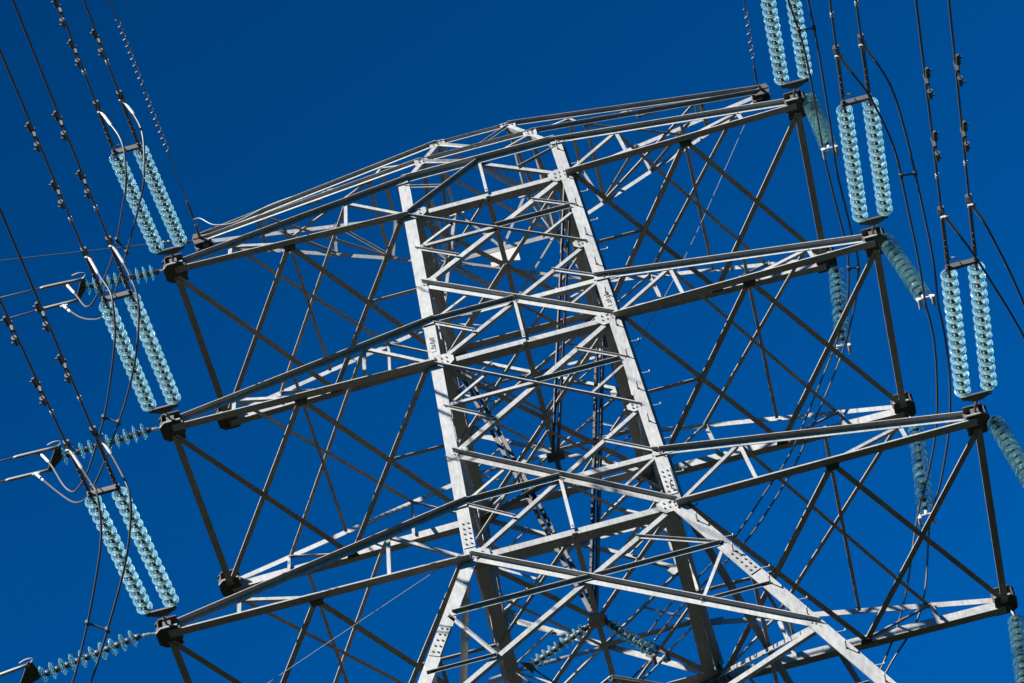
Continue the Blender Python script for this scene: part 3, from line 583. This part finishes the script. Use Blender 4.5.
cc = V((0, 0, ZB3 - .05))
hanging(cc + V((.12, 0, 0)), cc + V((.16, 0, -.12)), (.80, .05, -10.35), 9, 'short glass string sloping right from the centre plate inside the tower body', None, DISC_C, group='glass strings inside the tower body')
# ------------------------------------------------------------------ side branch to the left
def branch(k, i, labels):
    a, b, y1, y2, w1, w2 = (V(q) for q in TO[k]); tip = V((-XT[i], -DT[i], (0, ZB2, ZB3)[i])); t = empty('branch_insulator', tip); tag(t, labels[0], 'insulator', 'single glass strings to the left side branch')
    d = (b - a).normalized(); m = MB(); q0 = tip + V((-.2, -.02, .1)); m.cyl(q0, mix(q0, a, .5), .022, k=6); m.cyl(mix(q0, a, .45), mix(q0, a, .8), .034, k=6); m.cyl(mix(q0, a, .75), a, .02, k=6); lpart('link_chain', m, t, tip, [ALU])
    string(a, b, 10, t, DISC_S, .15, tip)
    m = MB(); e = (y2 - y1).normalized(); n = d.cross(e).normalized(); c = mix(y1, y2, .5); u = b - c; h = (y2 - y1).length / 2
    m.plate(c, e, u.normalized(), n, [(-h - .04, -.05), (h + .04, -.05), (h + .04, .03), (.06, u.length), (-.06, u.length), (-h - .04, .03)], .03); lpart('yoke_plate', m, t, tip, [FIT])
    m = MB(); m.tube(smooth_path([y1, y1 - e * .12 - d * .02, y1 - e * .18 + d * .12, y1 - e * .15 + d * .24], 4), .012, 6); lpart('arcing_horn', m, t, tip, [ALU])
    for y, w, lab in ((y1, w1, labels[1]), (y2, w2, labels[2])):
        D = (w - y).normalized(); m = MB(); pts = [D * x + V((0, 0, -.0)) for x in (0, .2, .3, .75, .8)]; m.tube(pts, [.03, .03, .034, .034, .022], 8)
        pts = [D * (.8 + x) + V((0, 0, -.035 * x + .0006 * x * x)) for x in (0, 1, 2, 4, 8, 14, 20, 30, 40, 55)]
        z = MB(); z.tube(pts, .017, 8); z.tube([D * x for x in (0, .2, .3, .75, .82)], [.03, .03, .034, .034, .022], 8)
        o = z.obj('branch_wire', [BLACK], None, True); o.location = y; tag(o, lab, 'power line', 'wires of the left side branch')
branch('T1', 0, ('glass insulator string lying across from the top left arm tip to the left edge', 'upper wire of the side branch leaving the left edge at the top arm', 'lower wire of the side branch leaving the left edge at the top arm'))
branch('T2', 1, ('glass insulator string lying across from the middle left arm tip to the left edge', 'upper wire of the side branch leaving the left edge at the middle arm', 'lower wire of the side branch leaving the left edge at the middle arm'))
branch('T3', 2, ('glass insulator string lying across from the bottom left arm tip near the picture corner', 'upper wire of the side branch leaving the left edge by the bottom corner', 'lower wire of the side branch, mostly below the bottom left corner'))
# short glass string inside the body, lying towards the left
t = empty('branch_insulator', cc + V((-.12, 0, 0))); tag(t, 'short glass string sloping left from the centre plate inside the tower body', 'insulator', 'glass strings inside the tower body')
tl = cc + V((-.12, 0, 0)); m = MB(); m.cyl(tl, tl + V((-.12, .05, -.04)), .02, k=6); lpart('shackle', m, t, tl, [FIT]); string(tl + V((-.1, .05, -.04)), (-1.30, .55, -9.45), 9, t, DISC_C, .15, tl)
m = MB(); m.plate((-1.36, .57, -9.46), V((.4, .9, 0)).normalized(), V((1, -.4, 0)).normalized(), V((0, 0, 1)), [(-.2, -.05), (.2, -.05), (.06, .06), (-.06, .06)], .03); lpart('yoke_plate', m, t, tl, [FIT])
m = MB(); o0 = V((.80, .05, -10.45))
for dx in (-.15, .15): m.tube(relax(smooth_path([o0 + V((dx, 0, -.05)), (.2 + dx, .25, -10.75), (-.5 + dx, .45, -10.6), (-1.1 + dx, .6, -10.0), (-1.45 + dx, .6, -9.5)], 6)), .018, 8)
me = m.mesh('jumper_cable', COND, True); me.transform(Matrix.Translation(-o0)); o = bpy.data.objects.new('jumper_cable', me); C.objects.link(o); o.location = o0
tag(o, 'short twin jumper sagging between the two glass strings inside the tower body', 'cable')

# ------------------------------------------------------------------ earth wires
def helix(p, d, t0, t1, r=.036, turns=9, rw=.0075):
    d = V(d).normalized(); x = d.orthogonal().normalized(); y = d.cross(x); n = int(turns * 12); pts = []
    for i in range(n + 1):
        f = i / n; t = t0 + (t1 - t0) * f; a = 2 * math.pi * turns * f; pts.append(V(p) + d * t + (x * math.cos(a) + y * math.sin(a)) * r)
    m = MB(); m.tube(pts, rw, 5); return m
def earth(tip, start, d, label, spirals, near=26, far=110, sag=True):
    tip, start, d = V(tip), V(start), V(d).normalized(); m = MB(); pts = [tip - start, V((0, 0, 0))] + [p for p in line_pts((0, 0, 0), d, near, far)][1:]; m.tube(pts, .0125, 6)
    m.cyl((0, 0, 0), d * .5, .024, k=8); m.cyl(tip - start, mix(tip - start, (0, 0, 0), .6), .03, k=6)
    o = m.obj('earth_wire', [COND], None, False); o.location = start; tag(o, label, 'wire', 'thin earth wires at the tower top')
    for t0, t1, n in spirals: helix((0, 0, 0), d, t0, t1, turns=n).obj('spiral_damper', [ALU], o)
    return o
earth((-5.70, -.12, 2.95), (-5.68, -.8, 2.82), (.001, -.98242, -.18666), 'thin earth wire with long white spiral rising from the tip of the left peak arm', [(4.2, 6.1, 10), (2.15, 3.95, 9)])
earth((5.70, -.12, 2.95), (5.62, -.45, 2.78), (.00657, -.9824, -.18666), 'thin earth wire with short spiral rising from the tip of the right peak arm', [(.8, 2.3, 6)])
o = earth((-5.88, -.05, 2.95), (-6.05, -.15, 2.95), (-3.48, -.72, -.02), 'thin earth wire running flat out to the left edge from the left peak arm', [(.25, .65, 4)])
def thin(pts, r, mats, name, label, cat):
    b = V(pts[0]); m = MB(); m.tube(relax(smooth_path([V(p) - b for p in pts], 6)), r, 6); o = m.obj(name, mats, None, True); o.location = b; tag(o, label, cat)
thin([(5.25, .3, 2.6), (3.265, -.5, -1.587), (1.75, -1.72, -5.0)], .007, [BLACK], 'bond_wire', 'hair thin grey wire slanting down from the right peak arm to the tower leg', 'wire')
thin([(-1.9, -2.36, -9.2), (-5.676, -2.3, -10.95), (-9, -2.3, -12.6)], .007, [BLACK], 'guy_wire', 'hair thin grey wire slanting down left from the lower left leg joint', 'wire')
thin([(-5.75, -.3, 3.3), (-5.614, -.3, 3.30), (-5.465, -.3, 3.10), (-5.32, -.3, 2.974), (-4.948, -.3, 2.90), (-4.383, -.35, 3.03), (-3.916, -.42, 3.05), (-3.0, -.5, 3.03)], .011, [ALU], 'earth_bond_cable', 'pale loose cable curling along the top of the left peak arm', 'cable')
